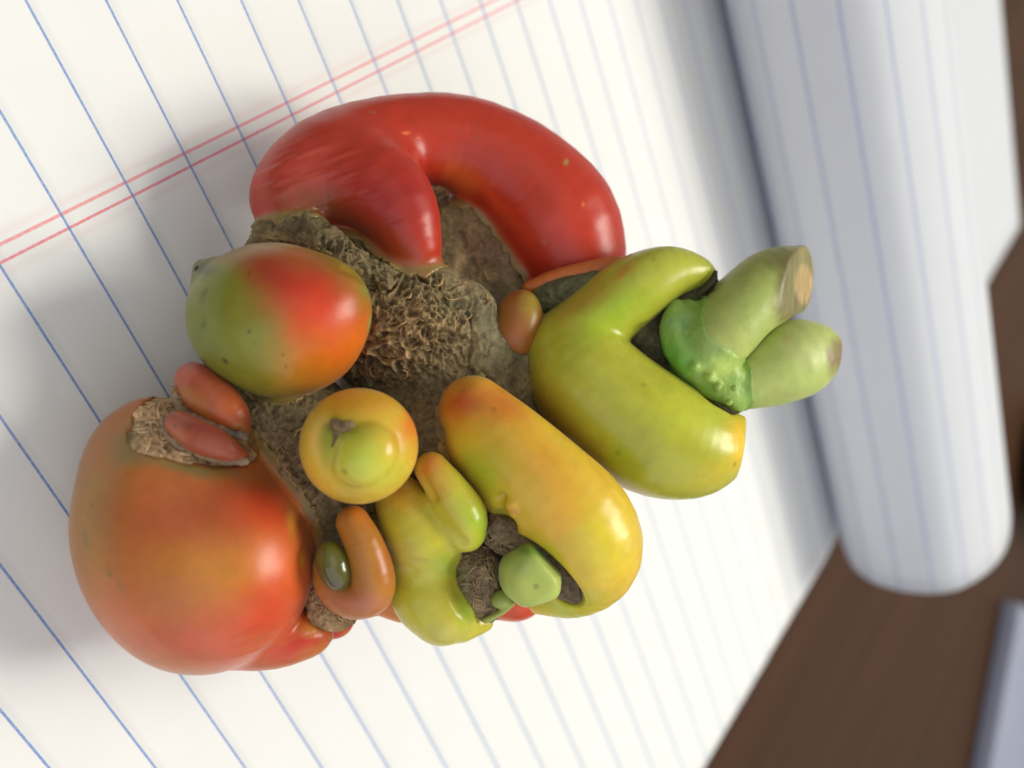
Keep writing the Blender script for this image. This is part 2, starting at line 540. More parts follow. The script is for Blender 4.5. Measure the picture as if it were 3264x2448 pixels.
def paper_mat(name, thru):
    m, nt, b = new_mat(name); L = nt.links.new
    uv = N(nt, 'ShaderNodeUVMap', uv_map='page')          # u: along the margin lines (m), v: across them (m)
    sp = N(nt, 'ShaderNodeSeparateXYZ'); L(uv.outputs[0], sp.inputs[0])
    tc = N(nt, 'ShaderNodeTexCoord')
    nz = N(nt, 'ShaderNodeTexNoise'); nz.inputs['Scale'].default_value = 3500; nz.inputs['Detail'].default_value = 2
    L(tc.outputs['Object'], nz.inputs['Vector'])
    jit = N(nt, 'ShaderNodeMath', operation='MULTIPLY_ADD'); jit.inputs[1].default_value = 0.00010; jit.inputs[2].default_value = -0.00005
    L(nz.outputs['Fac'], jit.inputs[0])

    def lines(coord, period, offset, half, soft):
        a = N(nt, 'ShaderNodeMath', operation='ADD'); a.inputs[1].default_value = -offset
        L(coord, a.inputs[0])
        a2 = N(nt, 'ShaderNodeMath', operation='ADD'); L(a.outputs[0], a2.inputs[0]); L(jit.outputs[0], a2.inputs[1])
        if period:
            pp = N(nt, 'ShaderNodeMath', operation='PINGPONG'); pp.inputs[1].default_value = period / 2
            L(a2.outputs[0], pp.inputs[0]); out = pp.outputs[0]
        else:
            ab = N(nt, 'ShaderNodeMath', operation='ABSOLUTE'); L(a2.outputs[0], ab.inputs[0]); out = ab.outputs[0]
        mr = N(nt, 'ShaderNodeMapRange'); mr.inputs[1].default_value = half; mr.inputs[2].default_value = half + soft
        mr.inputs[3].default_value = 1; mr.inputs[4].default_value = 0
        L(out, mr.inputs[0]); return mr.outputs[0]
    blue = lines(sp.outputs[0], LINE, 0.0, 0.00009, 0.00012)
    red1 = lines(sp.outputs[1], 0, 0.0, 0.00012, 0.00014)
    red2 = lines(sp.outputs[1], 0, -0.00170, 0.00010, 0.00012)
    # faint show-through of the rules on the sheet below
    ghost = lines(sp.outputs[0], LINE, 0.0005, 0.0001, 0.0006)
    # paper mottling
    n2 = N(nt, 'ShaderNodeTexNoise'); n2.inputs['Scale'].default_value = 130; n2.inputs['Detail'].default_value = 6
    L(tc.outputs['Object'], n2.inputs['Vector'])
    mixp = N(nt, 'ShaderNodeMix', data_type='RGBA')
    mixp.inputs[6].default_value = (0.75, 0.75, 0.71, 1); mixp.inputs[7].default_value = (0.79, 0.79, 0.76, 1)
    L(n2.outputs['Fac'], mixp.inputs[0])
    last = mixp.outputs[2]

    def over(fac, colr, amt, last):
        mm = N(nt, 'ShaderNodeMath', operation='MULTIPLY'); mm.inputs[1].default_value = amt
        L(fac, mm.inputs[0])
        mi = N(nt, 'ShaderNodeMix', data_type='RGBA')
        L(mm.outputs[0], mi.inputs[0]); L(last, mi.inputs[6]); mi.inputs[7].default_value = (*colr, 1)
        return mi.outputs[2]
    last = over(ghost, (0.60, 0.62, 0.60), 0.35, last)
    for off in (0.0011, -0.0029):
        last = over(lines(sp.outputs[1], 0, off, 0.0001, 0.0006), (0.74, 0.58, 0.56), 0.30, last)
    inkn = N(nt, 'ShaderNodeTexNoise'); inkn.inputs['Scale'].default_value = 2200; L(tc.outputs['Object'], inkn.inputs['Vector'])
    inkr = N(nt, 'ShaderNodeMapRange'); inkr.inputs[1].default_value = 0.3; inkr.inputs[2].default_value = 0.7; inkr.inputs[3].default_value = 0.75; inkr.inputs[4].default_value = 1.0
    L(inkn.outputs['Fac'], inkr.inputs[0])

    def ink(f):
        mm = N(nt, 'ShaderNodeMath', operation='MULTIPLY'); L(f, mm.inputs[0]); L(inkr.outputs[0], mm.inputs[1]); return mm.outputs[0]
    last = over(ink(red1), (0.78, 0.20, 0.22), 0.85, last)
    last = over(ink(red2), (0.76, 0.13, 0.17), 0.9, last)
    last = over(ink(blue), (0.10, 0.23, 0.54), 0.92, last)
    L(last, b.inputs['Base Color'])
    b.inputs['Roughness'].default_value = 0.7
    b.inputs['Specular IOR Level'].default_value = 0.3
    nw = N(nt, 'ShaderNodeTexNoise'); nw.inputs['Scale'].default_value = 22; nw.inputs['Detail'].default_value = 3
    L(tc.outputs['Object'], nw.inputs['Vector'])
    bw = N(nt, 'ShaderNodeBump'); bw.inputs['Strength'].default_value = 0.35; bw.inputs['Distance'].default_value = 0.0012
    L(nw.outputs['Fac'], bw.inputs['Height'])
    bp = N(nt, 'ShaderNodeBump'); bp.inputs['Strength'].default_value = 0.18; bp.inputs['Distance'].default_value = 0.00008
    L(nz.outputs['Fac'], bp.inputs['Height']); L(bw.outputs[0], bp.inputs['Normal']); L(bp.outputs[0], b.inputs['Normal'])
    # thin paper lets some light through
    tr = N(nt, 'ShaderNodeBsdfTranslucent'); tr.inputs[0].default_value = (0.74, 0.79, 0.97, 1)
    ms = N(nt, 'ShaderNodeMixShader'); ms.inputs[0].default_value = thru
    out = nt.nodes['Material Output']
    L(b.outputs[0], ms.inputs[1]); L(tr.outputs[0], ms.inputs[2]); L(ms.outputs[0], out.inputs[0])
    return m


def wood_mat():
    m, nt, b = new_mat('dark_table_wood'); L = nt.links.new
    tc = N(nt, 'ShaderNodeTexCoord'); mp = N(nt, 'ShaderNodeMapping')
    mp.inputs['Rotation'].default_value = (0, 0, math.radians(-38)); mp.inputs['Scale'].default_value = (1.2, 38, 10)
    L(tc.outputs['Object'], mp.inputs[0])
    n1 = N(nt, 'ShaderNodeTexNoise'); n1.inputs['Scale'].default_value = 3; n1.inputs['Detail'].default_value = 7; n1.inputs['Distortion'].default_value = 0.4
    L(mp.outputs[0], n1.inputs['Vector'])
    cr = N(nt, 'ShaderNodeValToRGB')
    cr.color_ramp.elements[0].position = 0.3; cr.color_ramp.elements[0].color = (0.042, 0.020, 0.009, 1)
    cr.color_ramp.elements[1].position = 0.72; cr.color_ramp.elements[1].color = (0.062, 0.027, 0.012, 1)
    L(n1.outputs['Fac'], cr.inputs[0]); L(cr.outputs[0], b.inputs['Base Color'])
    b.inputs['Roughness'].default_value = 0.55
    b.inputs['Specular IOR Level'].default_value = 0.12
    bp = N(nt, 'ShaderNodeBump'); bp.inputs['Strength'].default_value = 0.1; bp.inputs['Distance'].default_value = 0.0003
    L(n1.outputs['Fac'], bp.inputs['Height']); L(bp.outputs[0], b.inputs['Normal'])
    return m


MAT_PAPER = paper_mat('ruled_paper', 0.08); MAT_THIN = paper_mat('thin_ruled_paper', 0.37); MAT_WOOD = wood_mat()


def wmesh(name, V, Fq, mat, parent=None, uv=None, smooth=True, thick=0.0):
    me = bpy.data.meshes.new(name)
    me.from_pydata([tuple(v) for v in V], [], [tuple(int(i) for i in f) for f in Fq])
    if smooth:
        me.polygons.foreach_set('use_smooth', [True] * len(me.polygons))
    if uv is not None:
        ul = me.uv_layers.new(name='page')
        li = np.empty(len(me.loops), np.int32); me.loops.foreach_get('vertex_index', li)
        ul.data.foreach_set('uv', np.asarray(uv, np.float32)[li].ravel())
    me.materials.append(mat); me.update()
    o = bpy.data.objects.new(name, me); C.objects.link(o)
    if parent is not None:
        o.parent = parent
    if thick:
        md = o.modifiers.new('thickness', 'SOLIDIFY'); md.thickness = thick; md.offset = 0.0
    return o


def grid_faces(nx, ny):
    i, j = np.meshgrid(np.arange(nx - 1), np.arange(ny - 1), indexing='ij')
    a = (i * ny + j).ravel()
    return np.column_stack([a, a + ny, a + ny + 1, a + 1])


# table
tb = wmesh('table', [(-1.0, -1.2, -0.0060), (1.5, -1.2, -0.0060), (1.5, 1.0, -0.0060), (-1.0, 1.0, -0.0060),
                     (-1.0, -1.2, -0.035), (1.5, -1.2, -0.035), (1.5, 1.0, -0.035), (-1.0, 1.0, -0.035)],
           [(0, 1, 2, 3), (7, 6, 5, 4), (0, 4, 5, 1), (1, 5, 6, 2), (2, 6, 7, 3), (3, 7, 4, 0)], MAT_WOOD, smooth=False)
tb['kind'] = 'structure'

nb = bpy.data.objects.new('notebook', None); C.objects.link(nb)
nb['label'] = 'open ruled notebook with a curled page, lying under the deformed tomato'
nb['category'] = 'notebook'


def resample(pts, n):
    """Catmull-Rom through pts, then even arc-length resampling"""
    P = np.array(pts, float); P = np.vstack([2 * P[0] - P[1], P, 2 * P[-1] - P[-2]])
    out = []
    for i in range(1, len(P) - 2):
        for t in np.linspace(0, 1, 40, endpoint=False):
            a, b_, c, d = P[i - 1], P[i], P[i + 1], P[i + 2]
            out.append(0.5 * ((2 * b_) + (-a + c) * t + (2 * a - 5 * b_ + 4 * c - d) * t * t + (-a + 3 * b_ - 3 * c + d) * t ** 3))
    out.append(P[-2]); out = np.array(out)
    s = np.concatenate([[0], np.cumsum(np.linalg.norm(np.diff(out, axis=0), axis=1))])
    u = np.linspace(0, s[-1], n)
    return np.column_stack([np.interp(u, s, out[:, k]) for k in range(out.shape[1])]), u


def sheet(name, prof, s0, y0, y1, parent, nx=260, ny=60, wob=0.0, thick=0.0001, mat=None):
    """a sheet of paper: profile (x, z) in metres swept along y; s0 = ruled coordinate at the profile's start"""
    pr, s = resample(prof, nx)
    ys = np.linspace(y0, y1, ny)
    V = []; UV = []
    for i in range(nx):
        for j in range(ny):
            y = ys[j]; x = pr[i, 0]; z = pr[i, 1]
            z += wob * (math.sin(x * 55 + y * 21) + math.sin(y * 47 - x * 18)) * 0.5
            V.append((x, y, z)); UV.append((s0 + s[i], y))
    return wmesh(name, V, grid_faces(nx, ny)[:, ::-1], mat or MAT_PAPER, parent, UV, True, thick)


YTOP = 0.036
# near page, flat under the tomato, rising a little out of the fold at its far side
near = [(-0.10, 0), (-0.05, 0), (0.0, 0), (0.05, 0), (0.10, 0), (0.135, 0.0), (0.150, -0.0003), (0.1585, -0.0012)]
sheet('page', near, -0.10, YEDGE, YTOP, nb, wob=0.0)
# sheets underneath, edges fanned out a little
for k in range(5):
    dz = -0.0005 - 0.0008 * k
    pr = [(x + 0.0004 * k, z + dz) for x, z in near]
    sheet('page', pr, -0.10, YEDGE + 0.0006 * math.sin(k * 2.3) , YTOP, nb, nx=40, ny=4)
sheet('page', [(-0.10, -0.0004), (0.0, -0.0004), (0.06, -0.0004), (0.106, -0.0004)], -0.10, YEDGE - 0.0010, YTOP, nb, nx=30, ny=4)
for k in range(4):
    dz = -0.0008 - 0.0010 * k
    sheet('page', [(0.1625, dz - 0.0006), (0.20, dz), (0.28, dz), (0.3640 + 0.0003 * k, dz)], 0.16, YEDGE + 0.0004 * math.cos(k * 2.1), YTOP, nb, nx=30, ny=4)
# far page: humps up out of the fold, leans back over it and comes down to lie flat
hump = [(0.1605, -0.0016), (0.1590, -0.0004), (0.1543, 0.0011), (0.1502, 0.0037), (0.1443, 0.0081), (0.1406, 0.0135), (0.1391, 0.0181),
        (0.1387, 0.0231), (0.1390, 0.0268), (0.1403, 0.0319), (0.1438, 0.0373), (0.1509, 0.0416), (0.1573, 0.0435),
        (0.1648, 0.0439), (0.1753, 0.0421), (0.1875, 0.0381), (0.2000, 0.0325), (0.2150, 0.0245), (0.2320, 0.0160), (0.2500, 0.0090),
        (0.2700, 0.0040), (0.2950, 0.0012), (0.3200, 0.0), (0.3650, 0.0)]
sheet('curled_page', hump, 0.1590 - 0.0034, YEDGE, YTOP, nb, nx=420, ny=30, mat=MAT_THIN)


# ------------------------------------------------------------------ things far behind
def lathe(name, prof, cx, cy, z0, mat, parent=None, n=48):
    V = []; m = len(prof)
    for i in range(n):
        a = 2 * math.pi * i / n
        for r, z in prof:
            V.append((cx + r * math.cos(a), cy + r * math.sin(a), z0 + z))
    Fq = []
    for i in range(n):
        for j in range(m - 1):
            a = i * m + j; b_ = ((i + 1) % n) * m + j
            Fq.append((a, b_, b_ + 1, a + 1))
    return wmesh(name, V, Fq, mat, parent)


def plain(name, col, rough):
    m, nt, b = new_mat(name); L = nt.links.new
    tc = N(nt, 'ShaderNodeTexCoord'); n1 = N(nt, 'ShaderNodeTexNoise'); n1.inputs['Scale'].default_value = 40
    L(tc.outputs['Object'], n1.inputs['Vector'])
    mi = N(nt, 'ShaderNodeMix', data_type='RGBA'); L(n1.outputs['Fac'], mi.inputs[0])
    mi.inputs[6].default_value = (*[c * 0.9 for c in col], 1); mi.inputs[7].default_value = (*[min(1, c * 1.08) for c in col], 1)
    L(mi.outputs[2], b.inputs['Base Color']); b.inputs['Roughness'].default_value = rough
    return m


MAT_MUG = plain('dark_green_glaze', (0.022, 0.034, 0.030), 0.25)
MAT_WHITE = plain('cool_white_card', (0.26, 0.28, 0.36), 0.6)

def rounded_slab(name, A, B, width, z0, z1, mat, bev=0.002):
    import bmesh
    A = np.array(A); B = np.array(B); e = B - A; e /= np.linalg.norm(e); n = np.array([e[1], -e[0]])
    P = [A, B, B + n * width, A + n * width]
    bm = bmesh.new()
    lo = [bm.verts.new((p[0], p[1], z0)) for p in P]; hi = [bm.verts.new((p[0], p[1], z1)) for p in P]
    bm.faces.new(lo[::-1]); bm.faces.new(hi)
    for i in range(4):
        j = (i + 1) % 4; bm.faces.new((lo[i], lo[j], hi[j], hi[i]))
    bmesh.ops.recalc_face_normals(bm, faces=bm.faces)
    bmesh.ops.bevel(bm, geom=bm.edges[:], offset=bev, segments=3, profile=0.5, affect='EDGES')
    me = bpy.data.meshes.new(name); bm.to_mesh(me); bm.free(); me.materials.append(mat)
    for p in me.polygons:
        p.use_smooth = True
    o = bpy.data.objects.new(name, me); C.objects.link(o); return o


slab = rounded_slab('flat_box', (0.101, -0.476), (0.305, -0.347), 0.14, -0.006, 0.0040, MAT_WHITE)
slab['label'] = 'flat pale bluish-white box lying on the dark table in the lower right corner'
slab['category'] = 'box'
dish = lathe('dark_dish', [(0.0, 0.0), (0.020, 0.0), (0.026, 0.003), (0.033, 0.012), (0.036, 0.022), (0.0365, 0.030), (0.0355, 0.0305), (0.034, 0.024), (0.030, 0.012), (0.022, 0.006), (0.0, 0.005)],
             0.378, -0.318, -0.006, MAT_MUG)
dish['label'] = 'small dark green glazed dish at the right edge, beyond the curled page'
dish['category'] = 'dish'

# ------------------------------------------------------------------ the tomato
T = bpy.data.objects.new('deformed_tomato', None)
T.location = (0.03, -0.035, 0.0)
C.objects.link(T)
bpy.context.view_layer.update()
T['label'] = 'deformed tomato of fused red, orange and green lobes with pale stems, on ruled paper'
T['category'] = 'tomato'

RED = (176, 36, 22); DRED = (150, 26, 20); ORANGE = (205, 92, 22); YEL = (205, 170, 30); GRN = (140, 150, 36)
OLV = (112, 112, 34); BRN = (120, 98, 66)


def fused(f, reach=0.13, k=0.10, lift=0.03):
    """skin stretched a little way over the scar where the lobe grows out of it"""
    def g(v):
        a = f(v)
        near_ = a < reach + 0.12
        r = a.copy()
        if near_.any():
            vn = v[near_]; an = a[near_]
            w = 0.05 * noise(vn * 6, 61) + 0.03 * noise(vn * 17, 62)
            r[near_] = smin(an, np.maximum(core_s(vn) - lift, an - reach - w), k)
        return r
    g.bb = (f.bb[0] - 0.12, f.bb[1] + 0.12); g.raw = f
    return g


def scar_disp(amp=0.06, freq=3.0, web=0.0, s=0):
    """fibrous corky relief; web adds raised net-like ridges"""
    def fn(V, n):
        p = V + 0.10 * np.column_stack([fbm(V * 2.5, 3, s), fbm(V * 2.5 + 9, 3, s), fbm(V * 2.5 + 23, 3, s)])
        a = fbm(p * freq, 4, s)
        rid = 1 - np.abs(fbm(p * freq * 1.9 + 5, 3, s + 3)) * 2.6
        fine = fbm(p * freq * 6, 3, s + 7)
        d = amp * (0.7 * a + 0.35 * rid + 0.25 * fine) * calm(V)
        cm = 0.82 + 0.35 * a + 0.28 * np.clip(rid, 0, 1) + 0.3 * fine
        if web:
            xy = view_xy(V)
            m = web_mask(xy)
            ix = np.nonzero(m > 0.01)[0]; pp = p[ix] + 0.10 * np.column_stack([noise(V[ix] * 5, 71), noise(V[ix] * 5, 72), noise(V[ix] * 5, 73)])
            w1, w2 = worley(pp * np.array([3.2, 4.4, 4.0]), s + 20)
            v1, v2 = worley(pp * 6.5 + 3, s + 40)
            hgt = 0.55 + 0.45 * noise(pp * 3.1, s + 51)
            e = (1 - sstep(0.02, 0.30, w2 - w1)) * hgt; e2 = (1 - sstep(0.02, 0.30, v2 - v1)) * (1 - 0.5 * hgt)
            cr = np.clip(1 - np.abs(noise(pp * 6.3 + 2, s + 52)) * 3, 0, 1)
            ww = np.zeros(len(V)); ww[ix] = np.maximum(np.maximum(e, 0.7 * e2), 0.6 * cr)
            d = d + m * web * (ww - 0.5) + m * 0.04 * fine
            cm = cm * (1 - m) + m * (0.50 + 0.75 * ww) * (0.9 + 0.7 * fine)
        return d, np.clip(cm, 0.15, 1.9)
    return fn


def calm(V):
    """the scar plate inside the red C is smoother and finely fibrous"""
    xy = view_xy(V)
    return 1 - 0.55 * (1 - sstep(0.7, 1.2, np.hypot((xy[:, 0] - 1060) / 130, (xy[:, 1] - 520) / 130)))


def web_mask(xy):
    x, y = xy[:, 0], xy[:, 1]
    m = 0
    for cx, cy, rx, ry, st in ((880, 690, 130, 130, 1), (790, 790, 110, 60, 1), (740, 560, 90, 50, .7), (960, 700, 70, 90, .8), (600, 960, 110, 70, .5), (640, 1060, 70, 90, .4)):
        dd = np.hypot((x - cx) / rx, (y - cy) / ry)
        m = np.maximum(m, st * (1 - sstep(0.6, 1.15, dd)))
    return m


# scar tissue that all lobes grow out of
core = union(0.25,
             chain([(890, 690, 11.65, 185)]), chain([(1005, 590, 12.6, 165)]), chain([(985, 470, 13.3, 96)]), chain([(1090, 560, 13.5, 165)]),
             chain([(1020, 800, 12.0, 190)]), chain([(960, 980, 11.65, 165)]),
             chain([(690, 1040, 11.25, 178), (600, 930, 11.15, 150)]), chain([(800, 1200, 11.45, 125)]),
             chain([(1060, 1190, 11.5, 110)]), chain([(640, 570, 11.3, 108), (760, 620, 11.3, 120)]),
             chain([(1180, 720, 12.7, 120)]))
# holes and gullies in it
core = union(0.08, core, spl([(575, 505, 10.72, 30), (640, 490, 10.66, 36), (700, 522, 10.6, 36), (760, 568, 10.6, 30), (830, 600, 10.65, 28)], 6), ell(1010, 690, 11.05, 60, 120, 50, 12))
core = sub(0.30, core, spl([(1000, 480, 11.3, 110), (1070, 520, 11.35, 120), (1110, 560, 11.3, 90)], 3))
core_s = core
def groove(pts, sink=0.0):
    """carving tool that follows the scar surface: (x, y, radius) knots"""
    dd = surf_depth(core_s, np.array([(p[0], p[1]) for p in pts], float))
    return chain([(p[0], p[1], d + sink, p[2]) for p, d in zip(pts, dd) if not np.isnan(d)])


core = sub(0.03, core, groove([(996, 508, 9), (1002, 528, 10)]), groove([(1022, 562, 6), (1030, 585, 7), (1024, 606, 5)]),
           groove([(1018, 600, 3), (1010, 660, 4), (1016, 720, 4), (1012, 790, 3)]), groove([(1090, 590, 3), (1120, 600, 4), (1150, 580, 3)]),
           groove([(1040, 640, 3), (1070, 670, 4), (1085, 720, 3)]), groove([(1040, 560, 3), (1075, 578, 3), (1100, 570, 2)]),
           ell(640, 990, 10.25, 60, 30, 20, 60), ell(700, 1090, 10.2, 40, 70, 26, 0))
solid('scar_tissue', core, MAT_SCAR, T, (104, 92, 64),
      [(1080, 520, 150, 110, 45, (118, 94, 68)), (960, 412, 50, 18, 20, (186, 152, 106)), (1120, 560, 110, 40, 45, (92, 74, 64), .7),
       (1020, 640, 60, 90, 0, (128, 116, 84), .8), (1080, 700, 70, 140, 0, (98, 94, 70), .9), (950, 660, 40, 60, 0, (118, 112, 70), .7),
       (1000, 860, 150, 50, 10, (92, 86, 64), .9), (870, 700, 130, 120, 0, (146, 120, 82), .9), (640, 480, 120, 50, 15, (84, 72, 50), .95),
       (610, 520, 100, 22, 12, (140, 118, 84), .8), (600, 960, 120, 60, 20, (138, 112, 82), .8), (640, 1060, 60, 110, -20, (124, 100, 76), .8),
       (700, 930, 90, 60, 0, (84, 66, 50), .7), (700, 1325, 50, 40, 0, (128, 104, 72), .9), (1060, 1250, 70, 90, 0, (112, 96, 74), .8),
       (1000, 570, 14, 50, 0, (170, 148, 108), .7)],
      h=0.048, ndiv=2, mott=0.25, disp=scar_disp(0.06, 3.2, 0.115, 1), cull=True)



def body_col(V, n, col):
    c0 = q(1000, 860, 12.85)
    a = sstep(-0.35, 0.25, -(V - c0)[:, 2] / 1.75 + 0.25 * fbm(V * 2, 3, 88))[:, None]
    return np.clip(col * (1 - a) + lin((104, 88, 56)) * (0.8 + 0.4 * fbm(V * 9, 3, 89)[:, None]) * a, 0, 1)


solid('main_body', ell(1000, 860, 12.85, 262, 258, 256), MAT_FRUIT, T, (172, 62, 28), [], h=0.06, ndiv=0, colfn=body_col,
      disp=lambda V, n: (0.05 * fbm(V * 0.9, 2, 87), None))
# --- big red lobe: a C-shaped tube and a flap folded over it
red = union(0.40,
            spl([(640, 435, 11.05, 86), (690, 365, 11.2, 98), (780, 320, 11.5, 98), (900, 303, 11.8, 98), (990, 308, 12.0, 100),
                 (1080, 350, 12.15, 112), (1155, 410, 12.25, 122), (1203, 472, 12.3, 130), (1230, 535, 12.35, 121), (1236, 570, 12.35, 112)], 22),
            spl([(652, 418, 11.1, 86), (740, 388, 11.15, 98), (812, 402, 11.0, 100), (862, 455, 10.9, 85), (891, 520, 10.9, 64), (904, 556, 11.0, 48)], 12))
red = sub(0.16, red, spl([(895, 315, 10.95, 5), (925, 350, 11.0, 11), (946, 398, 11.15, 14)], 8))


def red_disp(V, n):
    xy = view_xy(V)
    # fine drying wrinkles running along the skin on the side towards the paper
    m = (1 - sstep(0.5, 1.1, np.hypot((xy[:, 0] - 680) / 150, (xy[:, 1] - 390) / 100)))
    m2 = (1 - sstep(0.4, 1.1, np.hypot((xy[:, 0] - 870) / 60, (xy[:, 1] - 490) / 50)))
    ph = xy[:, 1] * 0.9 + xy[:, 0] * 0.32
    st = np.column_stack([xy[:, 0] * 0.012, ph * 0.11, V[:, 2] * 0.2])
    w = noise(st, 3) + 0.6 * noise(st * 2.1 + 3, 4)
    return 0.011 * w * m + 0.008 * w * m2 + 0.012 * fbm(V * 2.2, 2, 5), None


solid('red_lobe', fused(red), MAT_RED, T, (168, 46, 24),
      [(650, 380, 170, 120, -30, (160, 62, 50), .5), (860, 430, 120, 120, 0, (138, 26, 22), .8), (690, 450, 130, 60, 15, (116, 62, 34), .95),  # first patch: pale sheen of the left side painted into the skin colour
       (820, 520, 90, 60, 20, (120, 58, 28), .6), (900, 560, 60, 40, 0, (146, 66, 30), .8), (1000, 390, 60, 40, 20, (206, 92, 40), .95),
       (1090, 450, 90, 26, 48, (196, 66, 30), .8), (1210, 470, 110, 110, 0, (184, 52, 28), .8),
       (877, 278, 10, 6, 10, (208, 110, 60), .8, .3), (905, 297, 7, 5, 0, (206, 104, 58), .7, .3), (1225, 353, 7, 7, 0, (140, 128, 66), .9, .3), (795, 238, 14, 6, -5, (128, 92, 66), .7, .3), (1262, 430, 5, 7, 0, (212, 110, 50), .8, .3), (1040, 300, 4, 4, 0, (120, 70, 50), .7, .3)], ndiv=1, h=0.042, disp=red_disp, s=3)['label'] = 'glossy deep red C-shaped lobe with a folded flap'

# --- green and orange ball lobe
gb = union(0.18, ell(600, 692, 10.1, 192, 166, 170, 8), chain([(470, 610, 10.3, 55), (442, 585, 10.35, 26)]), chain([(700, 660, 10.0, 98)]))
gb = sub(0.12, gb, chain([(650, 515, 9.85, 14), (740, 565, 9.7, 16), (790, 585, 9.9, 12)]))
solid('ball_lobe', fused(gb), MAT_FRUIT, T, (120, 118, 34),
      [(560, 560, 130, 50, 10, (150, 96, 44), .8), (720, 760, 150, 110, -40, (196, 96, 20), .9), (650, 620, 140, 90, 20, (160, 40, 22), .95),
       (700, 680, 110, 90, 30, (190, 52, 26), .9), (590, 590, 80, 50, 10, (136, 34, 22), .6), (760, 740, 60, 70, -20, (206, 104, 24), .8),
       (450, 720, 60, 130, 0, (104, 112, 40), .8), (480, 800, 120, 70, 30, (98, 100, 26), .7), (435, 590, 26, 26, 0, (74, 84, 40), .9),
       (795, 605, 26, 40, -30, (110, 132, 56), .9, .5), (815, 705, 26, 40, 10, (140, 134, 62), .8, .5),
       (600, 525, 90, 14, 5, (160, 140, 110), .6),
       (546, 708, 6, 6, 0, (66, 66, 24), .8, .3), (500, 779, 7, 6, 0, (50, 54, 22), .9, .3), (616, 777, 5, 5, 0, (92, 66, 22), .8, .3), (540, 598, 5, 6, 30, (96, 60, 26), .7, .3), (443, 650, 8, 20, 10, (70, 78, 36), .7), (447, 701, 7, 12, 0, (66, 74, 32), .7), (450, 770, 9, 7, 0, (66, 72, 30), .7), (625, 800, 5, 4, 0, (96, 72, 24), .7, .3), (560, 740, 4, 4, 0, (80, 76, 26), .7, .3)], s=11)['label'] = 'ball-shaped lobe, green towards the paper and red-orange on top'

# --- large orange lobe
og_base = union(0.30, ell(402, 1160, 10.3, 224, 290, 226, -16), chain([(492, 1205, 10.15, 158)]), chain([(468, 1230, 10.15, 198)]), chain([(330, 985, 10.25, 118)]))
og_base = union(0.07, og_base, spl([(420, 1320, 10.45, 110), (560, 1362, 10.45, 84), (655, 1372, 10.5, 52), (690, 1370, 10.55, 30)], 12))
og_base = sub(0.20, og_base, ell(440, 900, 9.55, 110, 60, 50, 35), chain([(570, 985, 9.4, 30), (650, 1120, 9.55, 14)]))


def patch_mask(V, soft=6.0):
    """region of the torn scar on top of the orange lobe (view polygon), 1 inside"""
    xy = view_xy(V)
    w = fbm(V * 9.0, 3, 77) * 12
    poly = np.array([(272, 950), (296, 893), (330, 868), (385, 852), (470, 880), (545, 930), (560, 985), (530, 1003), (470, 1008), (400, 1000), (330, 985), (290, 975)], float)
    x = xy[:, 0] + w; y = xy[:, 1] + w * 0.7
    dmin = np.full(len(x), 1e9); ins = np.zeros(len(x), bool)
    for i in range(len(poly)):
        a = poly[i]; b = poly[(i + 1) % len(poly)]; e = b - a
        t = np.clip(((x - a[0]) * e[0] + (y - a[1]) * e[1]) / (e @ e), 0, 1)
        dmin = np.minimum(dmin, np.hypot(x - a[0] - t * e[0], y - a[1] - t * e[1]))
        c = ((a[1] > y) != (b[1] > y)) & (x < (b[0] - a[0]) * (y - a[1]) / (b[1] - a[1] + 1e-9) + a[0])
        ins ^= c
    sd = np.where(ins, -dmin, dmin)
    return 1 - sstep(-soft, soft, sd)


def og(v):
    return og_base(v) + 0.07 * patch_mask(v, 7.0) * (v[:, 2] < 10.4)


og.bb = og_base.bb


def sp1(v):
    m = patch_mask(v, 9.0)
    return np.maximum(og_base(v) + 0.045 - 0.02 * m, (0.5 - m) * 0.12)


sp1.bb = (np.array(q(255, 835, 10.2)) - 0.1, np.array(q(575, 1020, 10.2)) + 0.1)
sp1.bb[0][2] = 8.6; sp1.bb[1][2] = 10.6


def og_disp(V, n):
    xy = view_xy(V)
    m = 1 - sstep(0.4, 1.1, np.hypot((xy[:, 0] - 600) / 120, (xy[:, 1] - 1385) / 50))
    ph = xy[:, 1] + xy[:, 0] * 0.35
    st = np.column_stack([xy[:, 0] * 0.010, ph * 0.10, V[:, 2] * 0.2])
    w = noise(st, 13) + 0.6 * noise(st * 2.1 + 3, 14)
    return 0.007 * w * m + 0.010 * fbm(V * 1.6, 2, 6), None


